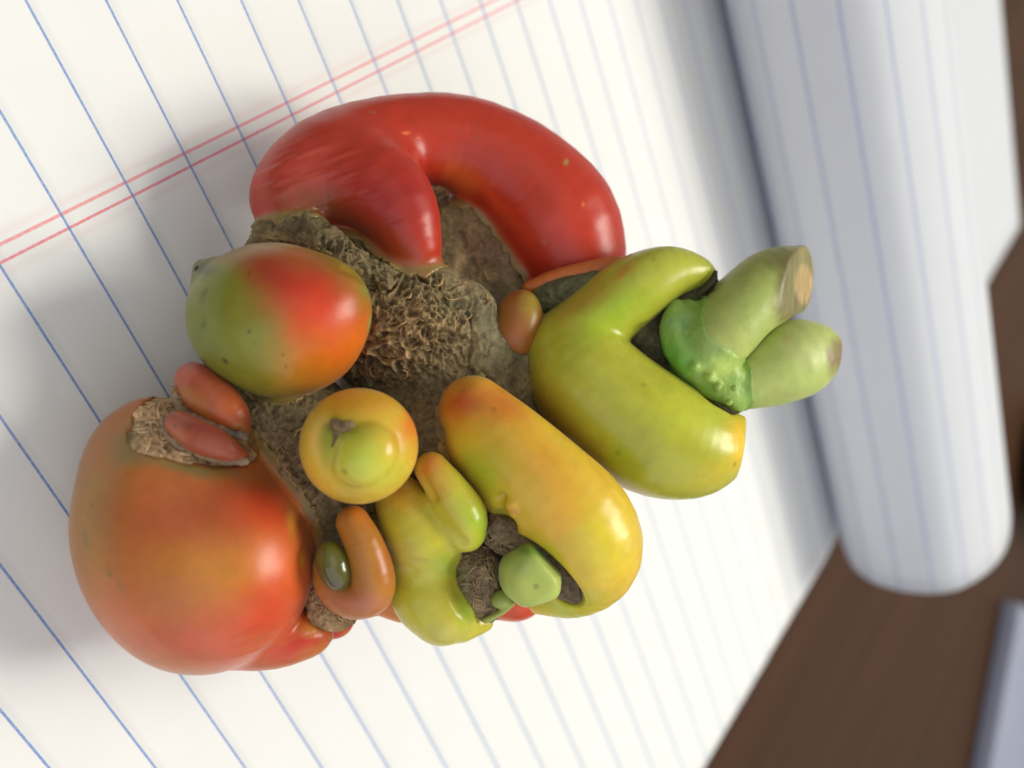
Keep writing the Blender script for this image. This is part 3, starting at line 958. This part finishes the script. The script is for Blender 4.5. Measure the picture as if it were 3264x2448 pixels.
solid('orange_lobe', fused(og), MAT_FRUIT, T, (174, 98, 44),
      [(200, 1080, 90, 240, 10, (140, 108, 48), .85), (230, 960, 110, 90, -30, (150, 96, 48), .8), (420, 1120, 220, 90, 0, (156, 72, 32), .85),
       (560, 1110, 100, 70, 20, (186, 62, 36), .85), (600, 1240, 90, 110, 0, (200, 84, 32), .9), (450, 1230, 150, 80, 0, (178, 112, 34), .85),
       (560, 1330, 160, 70, -15, (186, 60, 28), .9), (430, 1400, 240, 50, 10, (186, 78, 60), .7), (640, 1385, 90, 36, -15, (178, 44, 30), .95),  # pinkish lower edge: reflected sheen of the paper painted into the colour
       (300, 1340, 120, 60, 45, (190, 104, 70), .7), (670, 1350, 30, 30, 0, (188, 130, 44), .6), (628, 1130, 14, 46, -20, (186, 136, 40), .7),
       (664, 1215, 10, 24, 0, (190, 140, 34), .7), (400, 1005, 150, 22, 12, (116, 112, 64), .85), (290, 950, 40, 50, 0, (104, 108, 66), .7),
       (340, 870, 70, 18, -25, (112, 116, 60), .8), (258, 1255, 20, 12, 60, (120, 104, 56), .5), (178, 1165, 9, 30, 0, (96, 96, 50), .6),
       (225, 1235, 10, 8, 0, (100, 100, 50), .7)], s=21, h=0.042, disp=og_disp)['label'] = 'largest lobe, blotched orange and red, resting on the paper'

# tan torn scar lying in the hollow on top of the orange lobe
solid('torn_scar', sp1, MAT_SCAR, T, (166, 136, 100), [(300, 945, 30, 30, 0, (90, 80, 60), .8), (360, 900, 60, 40, -30, (182, 156, 120), .8),
      (430, 960, 100, 20, 20, (110, 88, 64), .6)], h=0.03, ndiv=2, mott=0.3, disp=scar_disp(0.05, 5.0, 0, 31))
sp2 = union(0.10, ell(718, 1320, 10.5, 54, 38, 40, 20), spl([(680, 1240, 10.45, 22), (688, 1280, 10.45, 30), (705, 1312, 10.45, 40)], 5))
solid('lower_scar', sp2, MAT_SCAR, T, (140, 114, 80), [(740, 1340, 30, 20, 0, (110, 84, 58), .6)], h=0.03, ndiv=2, mott=0.3, disp=scar_disp(0.05, 4.0, 0, 37))

# --- two red flaps between the ball lobe and the orange lobe
fl1 = spl([(418, 822, 9.95, 40), (440, 842, 9.85, 50), (475, 876, 9.8, 48), (505, 905, 9.8, 36), (524, 930, 9.85, 16)], 12)
solid('flap_lobe', fused(fl1), MAT_FRUIT, T, (150, 74, 46), [(420, 880, 80, 24, 42, (160, 100, 40), .8), (500, 900, 40, 40, 0, (176, 84, 34), .8),
      (410, 800, 50, 40, 0, (186, 84, 62), .7), (520, 940, 24, 20, 0, (170, 120, 50), .7)], h=0.026, s=41)['label'] = 'small orange-red flap beside the ball lobe'
fl2 = union(0.05, spl([(385, 915, 9.6, 28), (430, 944, 9.5, 36), (480, 965, 9.5, 30), (522, 985, 9.6, 16)], 10))
solid('flap_lobe', fl2, MAT_FRUIT, T, (146, 72, 46), [(380, 930, 40, 40, 0, (170, 96, 60), .7), (440, 925, 90, 24, 30, (124, 54, 48), .7)], h=0.026, s=43)['label'] = 'dull red flap lying in the torn scar'

rims = union(0.02, spl([(376, 842, 9.78, 6), (392, 884, 9.72, 8), (436, 910, 9.66, 9), (494, 936, 9.62, 9), (530, 944, 9.66, 8)], 14),
             spl([(352, 905, 9.6, 6), (362, 940, 9.56, 8), (420, 975, 9.5, 8), (480, 994, 9.5, 8), (530, 996, 9.56, 7)], 12))
solid('dry_rim', rims, MAT_SCAR, T, (128, 108, 84), [(500, 940, 40, 20, 0, (92, 96, 92), .8)], h=0.016, ndiv=1, disp=scar_disp(0.03, 6, 0, 45))
dimp = union(0.02, chain([(724, 914, 9.12, 11), (740, 924, 9.10, 9), (755, 918, 9.08, 9)], .02), chain([(728, 936, 9.10, 6), (718, 962, 9.10, 4)]))
solid('blossom_scar', chain([(430, 584, 10.12, 9), (426, 598, 10.14, 8)]), MAT_SCAR, T, (58, 56, 40), [], h=0.014, ndiv=1, disp=scar_disp(0.03, 8, 0, 49))
solid('blossom_scar', dimp, MAT_SCAR, T, (110, 92, 64), [], h=0.014, ndiv=1, disp=scar_disp(0.03, 8, 0, 47))
# --- yellow ball
yb = ell(776, 963, 9.65, 127, 125, 120, 0)
yb = union(0.05, yb, ell(786, 982, 9.17, 76, 66, 50, -35))
yb = sub(0.05, yb, spl([(730, 928, 9.0, 11), (716, 962, 9.02, 9), (712, 1005, 9.08, 5)], 6), chain([(724, 915, 9.06, 13), (756, 918, 9.02, 11)]), chain([(735, 940, 9.02, 5), (760, 925, 9.02, 5)]))
solid('yellow_ball_lobe', yb, MAT_GREEN, T, (176, 142, 44),
      [(690, 1000, 70, 90, 0, (190, 150, 50), .8), (885, 900, 34, 90, 20, (186, 98, 30), .85), (780, 860, 110, 34, 0, (178, 124, 30), .7), (896, 1000, 18, 60, 0, (190, 120, 36), .7),
       (790, 985, 95, 85, 0, (158, 168, 52), .95), (720, 950, 26, 60, 10, (120, 126, 40), .8), (770, 925, 50, 26, 0, (140, 150, 40), .7),
       (735, 925, 24, 18, 0, (92, 80, 50), .9)], h=0.026, s=51)['label'] = 'round yellow lobe with a pale green swelling, nearest the camera'

# --- orange nub curled round a green bead
nub = spl([(762, 1128, 9.95, 36), (785, 1175, 9.92, 42), (803, 1235, 9.95, 48), (800, 1278, 10.0, 50), (760, 1290, 10.05, 46), (722, 1262, 10.1, 42), (712, 1222, 10.12, 36)], 18)
solid('curled_nub', fused(nub), MAT_FRUIT, T, (164, 106, 36), [(780, 1110, 50, 40, 0, (176, 98, 34), .9), (770, 1310, 110, 34, 5, (176, 104, 78), .8), (740, 1280, 60, 30, 0, (160, 100, 56), .6),  # pink patch along the bottom paints the sheen reflected off the paper
      (835, 1200, 24, 70, 0, (156, 74, 32), .6)], h=0.024, s=61)['label'] = 'small smooth orange nub curled round a green bead'
bead = ell(722, 1222, 9.86, 38, 56, 40, -20)
solid('green_bead', bead, MAT_BEAD, T, (92, 92, 34), [(715, 1180, 30, 30, 0, (110, 112, 44), .8), (725, 1250, 34, 34, 0, (84, 66, 26), .8)], h=0.02, s=63)

# --- yellow-green folded lobe
yg = union(0.10,
           spl([(932, 1012, 10.1, 36), (968, 1060, 10.1, 44), (1000, 1112, 10.15, 51), (1003, 1146, 10.2, 48)], 10),
           spl([(852, 1062, 10.4, 46), (880, 1105, 10.35, 66), (912, 1155, 10.35, 80), (925, 1190, 10.4, 74)], 10), spl([(880, 1140, 10.5, 58), (905, 1200, 10.5, 64)], 4),
           spl([(905, 1245, 10.5, 58), (925, 1282, 10.5, 80), (955, 1318, 10.5, 75)], 8),
           chain([(1000, 1348, 10.6, 38), (1046, 1345, 10.65, 20)]))
yg = sub(0.08, yg, chain([(906, 1020, 9.92, 8), (935, 1075, 9.93, 8)]), chain([(940, 1110, 9.9, 7), (1000, 1175, 9.95, 8)]),
         ell(1020, 1270, 10.15, 44, 70, 70, -10), ell(1000, 1230, 10.1, 26, 20, 40, 0), ell(1040, 1330, 10.2, 30, 30, 50, -10))


def yg_disp(V, n):
    xy = view_xy(V)
    m = 1 - sstep(0.4, 1.1, np.hypot((xy[:, 0] - 900) / 80, (xy[:, 1] - 1225) / 40))
    st = np.column_stack([xy[:, 0] * 0.012, (xy[:, 1] - xy[:, 0] * 0.25) * 0.07, V[:, 2] * 0.2])
    return 0.010 * noise(st, 23) * m + 0.008 * fbm(V * 3, 2, 7), None


solid('folded_lobe', fused(yg), MAT_GREEN, T, (166, 156, 48),
      [(870, 1060, 60, 60, 0, (176, 124, 44), .9), (925, 1000, 50, 40, 30, (160, 92, 32), .95), (960, 1050, 40, 60, -30, (166, 124, 40), .7),
       (1035, 1130, 30, 70, -20, (136, 160, 44), .9), (860, 1220, 60, 60, 0, (170, 148, 74), .7), (960, 1220, 40, 40, 0, (130, 150, 44), .8),
       (930, 1150, 90, 60, 0, (164, 156, 40), .5), (920, 1300, 90, 80, 0, (164, 160, 48), .6), (1010, 1330, 26, 50, 0, (124, 146, 50), .8),
       (950, 1385, 90, 24, 0, (170, 160, 80), .6)], h=0.034, disp=yg_disp, s=71)['label'] = 'yellow-green lobe with deep folds like a bell pepper'

# --- long yellow-orange lobe
yl = union(0.12,
           spl([(1022, 886, 10.5, 75), (1088, 958, 10.45, 96), (1172, 1048, 10.45, 114), (1248, 1132, 10.55, 124), (1270, 1200, 10.65, 112), (1235, 1272, 10.75, 62), (1165, 1303, 10.85, 24)], 22),
           spl([(1030, 960, 10.5, 66), (1060, 1010, 10.5, 60), (1085, 1065, 10.5, 50)], 8))
yl = union(0.03, yl, chain([(1108, 1088, 10.02, 17), (1112, 1105, 10.05, 14)]))
yl = sub(0.06, yl, chain([(1072, 1095, 10.1, 16), (1090, 1068, 10.05, 9)]), ell(1185, 1238, 10.25, 108, 38, 80, 47), chain([(1085, 1135, 10.2, 34)]))
solid('long_lobe', fused(yl), MAT_GREEN, T, (186, 152, 44),
      [(1000, 870, 80, 60, 20, (160, 68, 28), .95), (1090, 880, 90, 50, 40, (176, 92, 26), .8), (1045, 1010, 55, 90, -25, (140, 150, 36), .95),
       (1100, 950, 70, 60, 0, (172, 140, 36), .6), (1180, 1010, 110, 50, 45, (188, 132, 38), .7), (1310, 1180, 90, 110, 0, (190, 172, 48), .9), (1210, 1110, 60, 60, 0, (196, 144, 34), .7),
       (1230, 1310, 110, 40, 0, (160, 162, 44), .95), (1180, 1190, 30, 60, -40, (150, 158, 40), .7), (1085, 1110, 30, 24, 0, (120, 140, 44), .7), (1112, 1092, 12, 16, 0, (176, 104, 40), .7)], s=81, h=0.042)['label'] = 'long sausage-shaped lobe, orange at one end and yellow at the other'

# --- green horned lobe: two arms round the stem socket
armL = spl([(1232, 765, 11.35, 98), (1262, 815, 11.3, 120), (1325, 878, 11.3, 130), (1405, 935, 11.3, 133), (1480, 962, 11.35, 116), (1532, 965, 11.4, 88)], 20)
armL = union(0.06, armL, chain([(1550, 940, 11.4, 60), (1585, 935, 11.4, 42)]))
armL = inter_half(0.03, armL, (1613, 905, 11.3), (0.97, 0.18, -0.10))
armL = sub(0.03, armL, chain([(1548, 836, 11.2, 48), (1650, 862, 11.2, 46)]))
armU = spl([(1240, 750, 11.4, 94), (1300, 684, 11.4, 80), (1372, 625, 11.4, 74), (1440, 590, 11.45, 58), (1500, 586, 11.5, 36), (1534, 590, 11.55, 14)], 18)
hn = union(0.07, armL, armU)
hn = sub(0.03, hn, spl([(1366, 714, 11.0, 8), (1400, 722, 11.2, 26), (1450, 742, 11.3, 46), (1520, 800, 11.35, 52)], 8))
solid('horned_lobe', hn, MAT_GREEN, T, (150, 150, 44),
      [(1190, 900, 70, 130, -30, (122, 92, 28), .8), (1260, 990, 150, 40, 45, (124, 98, 26), .7), (1260, 650, 90, 40, -40, (150, 118, 44), .7), (1345, 590, 34, 20, -40, (168, 92, 44), .7),  # first two brown patches: shade and dark reflection painted on the left side
       (1330, 680, 110, 50, -30, (136, 158, 30), .9), (1450, 580, 110, 50, -10, (158, 162, 60), .7), (1480, 900, 130, 60, 25, (166, 170, 44), .7), (1590, 950, 34, 90, 5, (200, 160, 30), .95),
       (1540, 1030, 90, 40, -20, (170, 150, 40), .6), (1350, 1000, 80, 50, 30, (122, 134, 28), .7), (1350, 1060, 60, 16, 10, (170, 150, 110), .7)], s=91, h=0.042)['label'] = 'green lobe with two arms round the stem socket'

# dark scar inside the socket, thin scar plate and lens lobe at its left
sock = union(0.12, spl([(1385, 720, 11.6, 46), (1440, 760, 11.65, 62), (1540, 850, 11.8, 44)], 8), spl([(1440, 690, 11.65, 40), (1490, 655, 11.65, 34), (1535, 618, 11.7, 20)], 8))
solid('socket_scar', sock, MAT_SCAR, T, (70, 66, 48), [(1380, 710, 40, 30, 0, (90, 78, 56), .6), (1520, 620, 60, 24, -30, (96, 104, 62), .8)], h=0.03, ndiv=1, mott=0.3, disp=scar_disp(0.05, 4.0, 0, 93))
lens = union(0.05, ell(1116, 706, 11.25, 56, 82, 52, 14), chain([(1145, 700, 11.45, 40)]))
solid('lens_lobe', lens, MAT_FRUIT, T, (140, 88, 34), [(1150, 660, 30, 60, 20, (150, 128, 40), .9), (1090, 740, 40, 50, 0, (150, 82, 28), .6)], h=0.026, s=95)['label'] = 'small orange-brown lens-shaped lobe'
rdg = spl([(1142, 622, 11.5, 14), (1200, 604, 11.5, 22), (1270, 590, 11.55, 26), (1330, 575, 11.65, 24)], 8)
solid('ridge_lobe', rdg, MAT_FRUIT, T, (180, 98, 40), [], h=0.022, s=97)
plate = spl([(1160, 655, 11.5, 26), (1210, 635, 11.42, 32), (1290, 618, 11.5, 34)], 8)
solid('scar_plate', plate, MAT_SCAR, T, (84, 82, 56), [], h=0.03, ndiv=1, disp=scar_disp(0.03, 4.0, 0, 99))

# lobes seen behind, low down
solid('lower_lobe', chain([(1040, 1240, 11.7, 92), (1110, 1265, 11.7, 76)]), MAT_FRUIT, T, (196, 84, 30), [(1130, 1330, 60, 30, 0, (190, 60, 34), .8)], s=101)
solid('lower_lobe', chain([(690, 1325, 11.2, 60), (722, 1335, 11.2, 44)]), MAT_RED, T, (180, 44, 26), [(740, 1375, 24, 14, -30, (190, 100, 40), .8)], s=103)
solid('lower_lobe', chain([(830, 1280, 11.2, 50), (870, 1300, 11.2, 44)]), MAT_FRUIT, T, (196, 112, 40), [], s=105)

# scar of the second stem, with the dark crescent beside the stub
s2 = union(0.12, chain([(1020, 1230, 10.65, 60), (1040, 1300, 10.7, 48)]), spl([(1085, 1145, 10.45, 42), (1150, 1185, 10.45, 48), (1215, 1240, 10.48, 46), (1258, 1280, 10.5, 22)], 8), chain([(1060, 1080, 10.6, 22), (1000, 985, 10.6, 20)]))
solid('stem_scar', s2, MAT_SCAR, T, (108, 92, 70), [(1200, 1230, 90, 36, 45, (70, 62, 48), .95), (1010, 1290, 20, 50, 10, (104, 112, 76), .8), (1000, 1235, 26, 20, 0, (100, 104, 64), .6),
      (1060, 1170, 40, 50, 0, (118, 100, 76), .6)], h=0.03, ndiv=2, mott=0.3, disp=scar_disp(0.05, 4.5, 0, 107))
# stub: a five-sided cut stem
stub = chain([(1148, 1243, 10.5, 74), (1147, 1246, 10.15, 74)])
for (nx, ny, px, py) in ((-0.55, -0.8, 1100, 1200), (0.72, -0.66, 1182, 1212), (0.98, 0.1, 1212, 1265), (0.25, 0.97, 1150, 1306), (-0.62, 0.78, 1090, 1282), (-0.97, 0.1, 1080, 1240)):
    stub = inter_half(0.05, stub, (px, py, 10.1), (nx, ny, -0.12))
stub = inter_half(0.05, stub, (1145, 1245, 9.82), (0.12, 0.05, -1))
stub.bb = (stub.bb[0], stub.bb[1])
solid('stem_stub', stub, MAT_STEM, T, (152, 168, 84), [(1150, 1190, 60, 14, 20, (90, 130, 40), .8), (1150, 1270, 60, 50, 0, (164, 172, 76), .6), (1130, 1220, 50, 34, 0, (140, 166, 92), .5)], h=0.022, s=111)
solid('stem_nub', union(.04, ell(1084, 1294, 10.45, 24, 20, 22, -20), chain([(1050, 1340, 10.45, 7), (1085, 1322, 10.42, 6), (1106, 1305, 10.4, 6)])), MAT_STEM, T, (140, 150, 74), [], h=0.02, s=113)

# --- the two fused stems and their collar
stA = spl([(1500, 785, 11.45, 58), (1540, 740, 11.35, 74), (1605, 665, 11.45, 77), (1668, 618, 11.65, 80), (1722, 602, 11.9, 72)], 16)
stA = inter_half(0.035, stA, (1735, 612, 11.8), (0.84, 0.06, -0.55))
ca_ = q(1728, 612, 11.75)


def stA_col(V, n, col):
    nn = np.array([0.84, 0.06, -0.55]); nn /= np.linalg.norm(nn)
    face = sstep(-0.13, 0.0, (V - q(1735, 612, 11.8)) @ nn)
    wood = fbm(V * np.array([10, 3, 10]), 3, 7)
    xy = view_xy(V)
    rim = 1 - sstep(0.65, 1.05, np.hypot((xy[:, 0] - 1736) / 22, (xy[:, 1] - 614) / 50))
    cutc = lin((112, 104, 58)) * (1 - rim[:, None]) + lin((160, 134, 84)) * rim[:, None]
    cutc = cutc * (1 + 0.7 * wood[:, None])
    return np.clip(col * (1 - face[:, None]) + cutc * face[:, None], 0, 1)


solid('stem', stA, MAT_STEM, T, (150, 162, 84), [(1640, 570, 110, 30, -30, (140, 138, 74), .7), (1560, 760, 60, 60, 0, (160, 168, 88), .8), (1705, 560, 50, 40, 0, (88, 78, 42), .9), (1716, 640, 18, 50, 0, (110, 100, 54), .7), (1700, 660, 40, 26, -30, (150, 132, 70), .6)],
      h=0.03, s=121, colfn=stA_col, disp=lambda V, n: (0.012 * fbm(V * 2.4, 3, 8) + 0.004 * fbm(V * 9, 2, 9), None))['label'] = 'thick pale green stem with a dry brown cut end'
stB = spl([(1560, 835, 11.5, 42), (1625, 822, 11.55, 62), (1700, 782, 11.7, 86), (1745, 766, 11.85, 72), (1778, 758, 12.0, 44)], 16)
stB = inter_half(0.04, stB, (1806, 760, 12.0), (0.95, 0.2, -0.1))
solid('stem', stB, MAT_STEM, T, (164, 176, 96), [(1800, 770, 18, 60, 5, (104, 74, 44), .9), (1740, 745, 60, 50, 0, (178, 186, 120), .7), (1680, 860, 90, 30, -10, (140, 150, 80), .6), (1690, 735, 10, 12, 0, (180, 160, 110), .8)],
      h=0.03, s=123, disp=lambda V, n: (0.016 * fbm(V * 2.0, 3, 18) + 0.004 * fbm(V * 9, 2, 9), None))['label'] = 'shorter pale green stem with a browned tip'
clr = [(1462, 668, 11.35, 22), (1452, 700, 11.25, 26), (1462, 745, 11.2, 32), (1495, 790, 11.2, 36), (1540, 825, 11.25, 36), (1578, 850, 11.3, 28), (1594, 878, 11.35, 16)]
collar = union(0.08, spl(clr, 12), chain([(1490, 665, 11.4, 18), (1520, 690, 11.4, 30)]), spl([(1482, 690, 11.3, 26), (1500, 730, 11.3, 36), (1530, 760, 11.25, 40)], 5), spl([(1508, 735, 11.28, 36), (1535, 775, 11.25, 40), (1572, 812, 11.28, 34)], 6),
               *[chain([(x, y, 11.0, r)]) for x, y, r in ((1500, 792, 9), (1532, 815, 10), (1552, 836, 10), (1586, 838, 8), (1574, 868, 8))])
collar0 = collar


def collar(v):
    a = collar0(v)
    return smin(a, np.maximum(np.minimum(stA(v), stB(v)) - 0.018, a - 0.10), 0.07)


collar.bb = (collar0.bb[0] - 0.1, collar0.bb[1] + 0.1)
solid('stem_collar', collar, MAT_STEM, T, (120, 152, 66), [(1460, 690, 40, 30, 0, (112, 146, 84), .8), (1460, 770, 50, 50, 30, (84, 146, 40), .8), (1560, 800, 50, 40, 0, (166, 182, 90), .9),
      (1580, 870, 30, 30, 0, (136, 160, 74), .8), (1530, 740, 50, 40, 0, (140, 160, 90), .9)], h=0.024, s=125, disp=lambda V, n: (0.02 * fbm(V * 6, 3, 28), None))['label'] = 'bright green knobbly collar at the foot of the stems'


# ------------------------------------------------------------------ small dry bits: fibres, flakes and sepals (real geometry)
def tube_mesh(paths, sides=5):
    V = []; Fq = []; cols = []
    for pts, rad, c in paths:
        pts = np.array(pts); n = len(pts)
        b0 = len(V)
        tan = np.gradient(pts, axis=0); tan /= np.maximum(np.linalg.norm(tan, axis=1, keepdims=True), 1e-9)
        up = np.array([0.3, 0.5, 1.0]); up /= np.linalg.norm(up)
        for i in range(n):
            a = np.cross(tan[i], up); a /= max(np.linalg.norm(a), 1e-6); b_ = np.cross(tan[i], a)
            r = rad * (0.25 + 0.75 * math.sin(math.pi * (i + 0.4) / (n - 0.2)))
            for k in range(sides):
                an = 2 * math.pi * k / sides
                V.append(pts[i] + r * (math.cos(an) * a * 1.6 + math.sin(an) * b_ * 0.8)); cols.append(c)
        for i in range(n - 1):
            for k in range(sides):
                k2 = (k + 1) % sides
                Fq.append((b0 + i * sides + k, b0 + i * sides + k2, b0 + (i + 1) * sides + k2, b0 + (i + 1) * sides + k))
    return np.array(V), np.array(Fq), np.array(cols)


def fibres(f, regions, count, rad, lng, c0, c1, lift=0.02):
    XY = np.empty((count, 6, 2)); out = []
    for k in range(count):
        cx, cy, rx, ry = regions[rng.integers(len(regions))]
        x = cx + rng.normal() * rx * 0.5; y = cy + rng.normal() * ry * 0.5
        a = rng.random() * 2 * math.pi; L = lng * (0.4 + rng.random()); cur = rng.normal() * 1.6
        for i in range(6):
            aa = a + cur * i / 5 + rng.normal() * 0.35
            x += math.cos(aa) * L / 5; y += math.sin(aa) * L / 5
            XY[k, i] = (x, y)
    dd = surf_depth(f, XY.reshape(-1, 2)).reshape(count, 6)
    for k in range(count):
        if np.isnan(dd[k]).any() or np.ptp(dd[k]) > 0.4:
            continue
        hgt = lift * rng.random()
        pts = [q(XY[k, i, 0], XY[k, i, 1], dd[k, i] - lift * 0.3 - hgt * math.sin(math.pi * i / 5)) for i in range(6)]
        m = rng.random()
        out.append((pts, rad * (0.4 + 1.1 * rng.random()), lin(c0) * (1 - m) + lin(c1) * m))
    return out


fb = fibres(core, [(880, 700, 100, 110), (800, 800, 90, 40), (940, 640, 60, 60), (740, 570, 70, 30), (650, 1060, 50, 80), (610, 990, 50, 40), (860, 900, 60, 40), (1040, 640, 30, 60)],
            70, 0.010, 30, (112, 88, 56), (166, 134, 90), 0.05)
V, Fq, cc = tube_mesh(fb)
o = make('dry_fibres', V, Fq, MAT_SCAR, T, cc); o['kind'] = 'stuff'
fb = fibres(sp1, [(400, 940, 80, 30), (340, 910, 40, 30), (470, 980, 60, 16)], 80, 0.012, 46, (150, 122, 88), (196, 168, 130), 0.04)
fb += fibres(sp2, [(715, 1320, 40, 26), (690, 1280, 20, 20)], 40, 0.010, 30, (120, 96, 66), (164, 136, 98), 0.03)
fb += fibres(s2, [(1040, 1290, 30, 60), (1060, 1200, 30, 40)], 70, 0.009, 30, (104, 88, 66), (150, 128, 92), 0.04)
V, Fq, cc = tube_mesh(fb)
o = make('dry_fibres', V, Fq, MAT_SCAR, T, cc); o['kind'] = 'stuff'
# curled dead sepals in the socket
sep = []
for pts, r in (([(1500, 640, 11.3), (1525, 620, 11.25), (1543, 600, 11.3), (1546, 585, 11.35)], .03),
               ([(1535, 615, 11.4), (1548, 625, 11.38), (1556, 630, 11.4), (1562, 615, 11.42), (1576, 604, 11.45)], .014),
               ([(1520, 650, 11.4), (1534, 640, 11.35), (1540, 622, 11.3)], .03),
               ([(1540, 870, 11.15), (1562, 882, 11.1), (1585, 892, 11.15), (1597, 890, 11.2)], .02)):
    sep.append(([q(*p) for p in pts], r, lin((52, 50, 32))))
V, Fq, cc = tube_mesh(sep, 6)
make('dried_sepal', V, Fq, MAT_SCAR, T, cc)
V, Fq, cc = tube_mesh([([q(1552, 640, 11.5), q(1560, 618, 11.5), q(1576, 606, 11.55), q(1592, 604, 11.6)], .06, lin((110, 150, 40)))], 8)
make('green_sepal', V, Fq, MAT_STEM, T, cc)

print('PART total time %.1f' % (time.time() - T0))
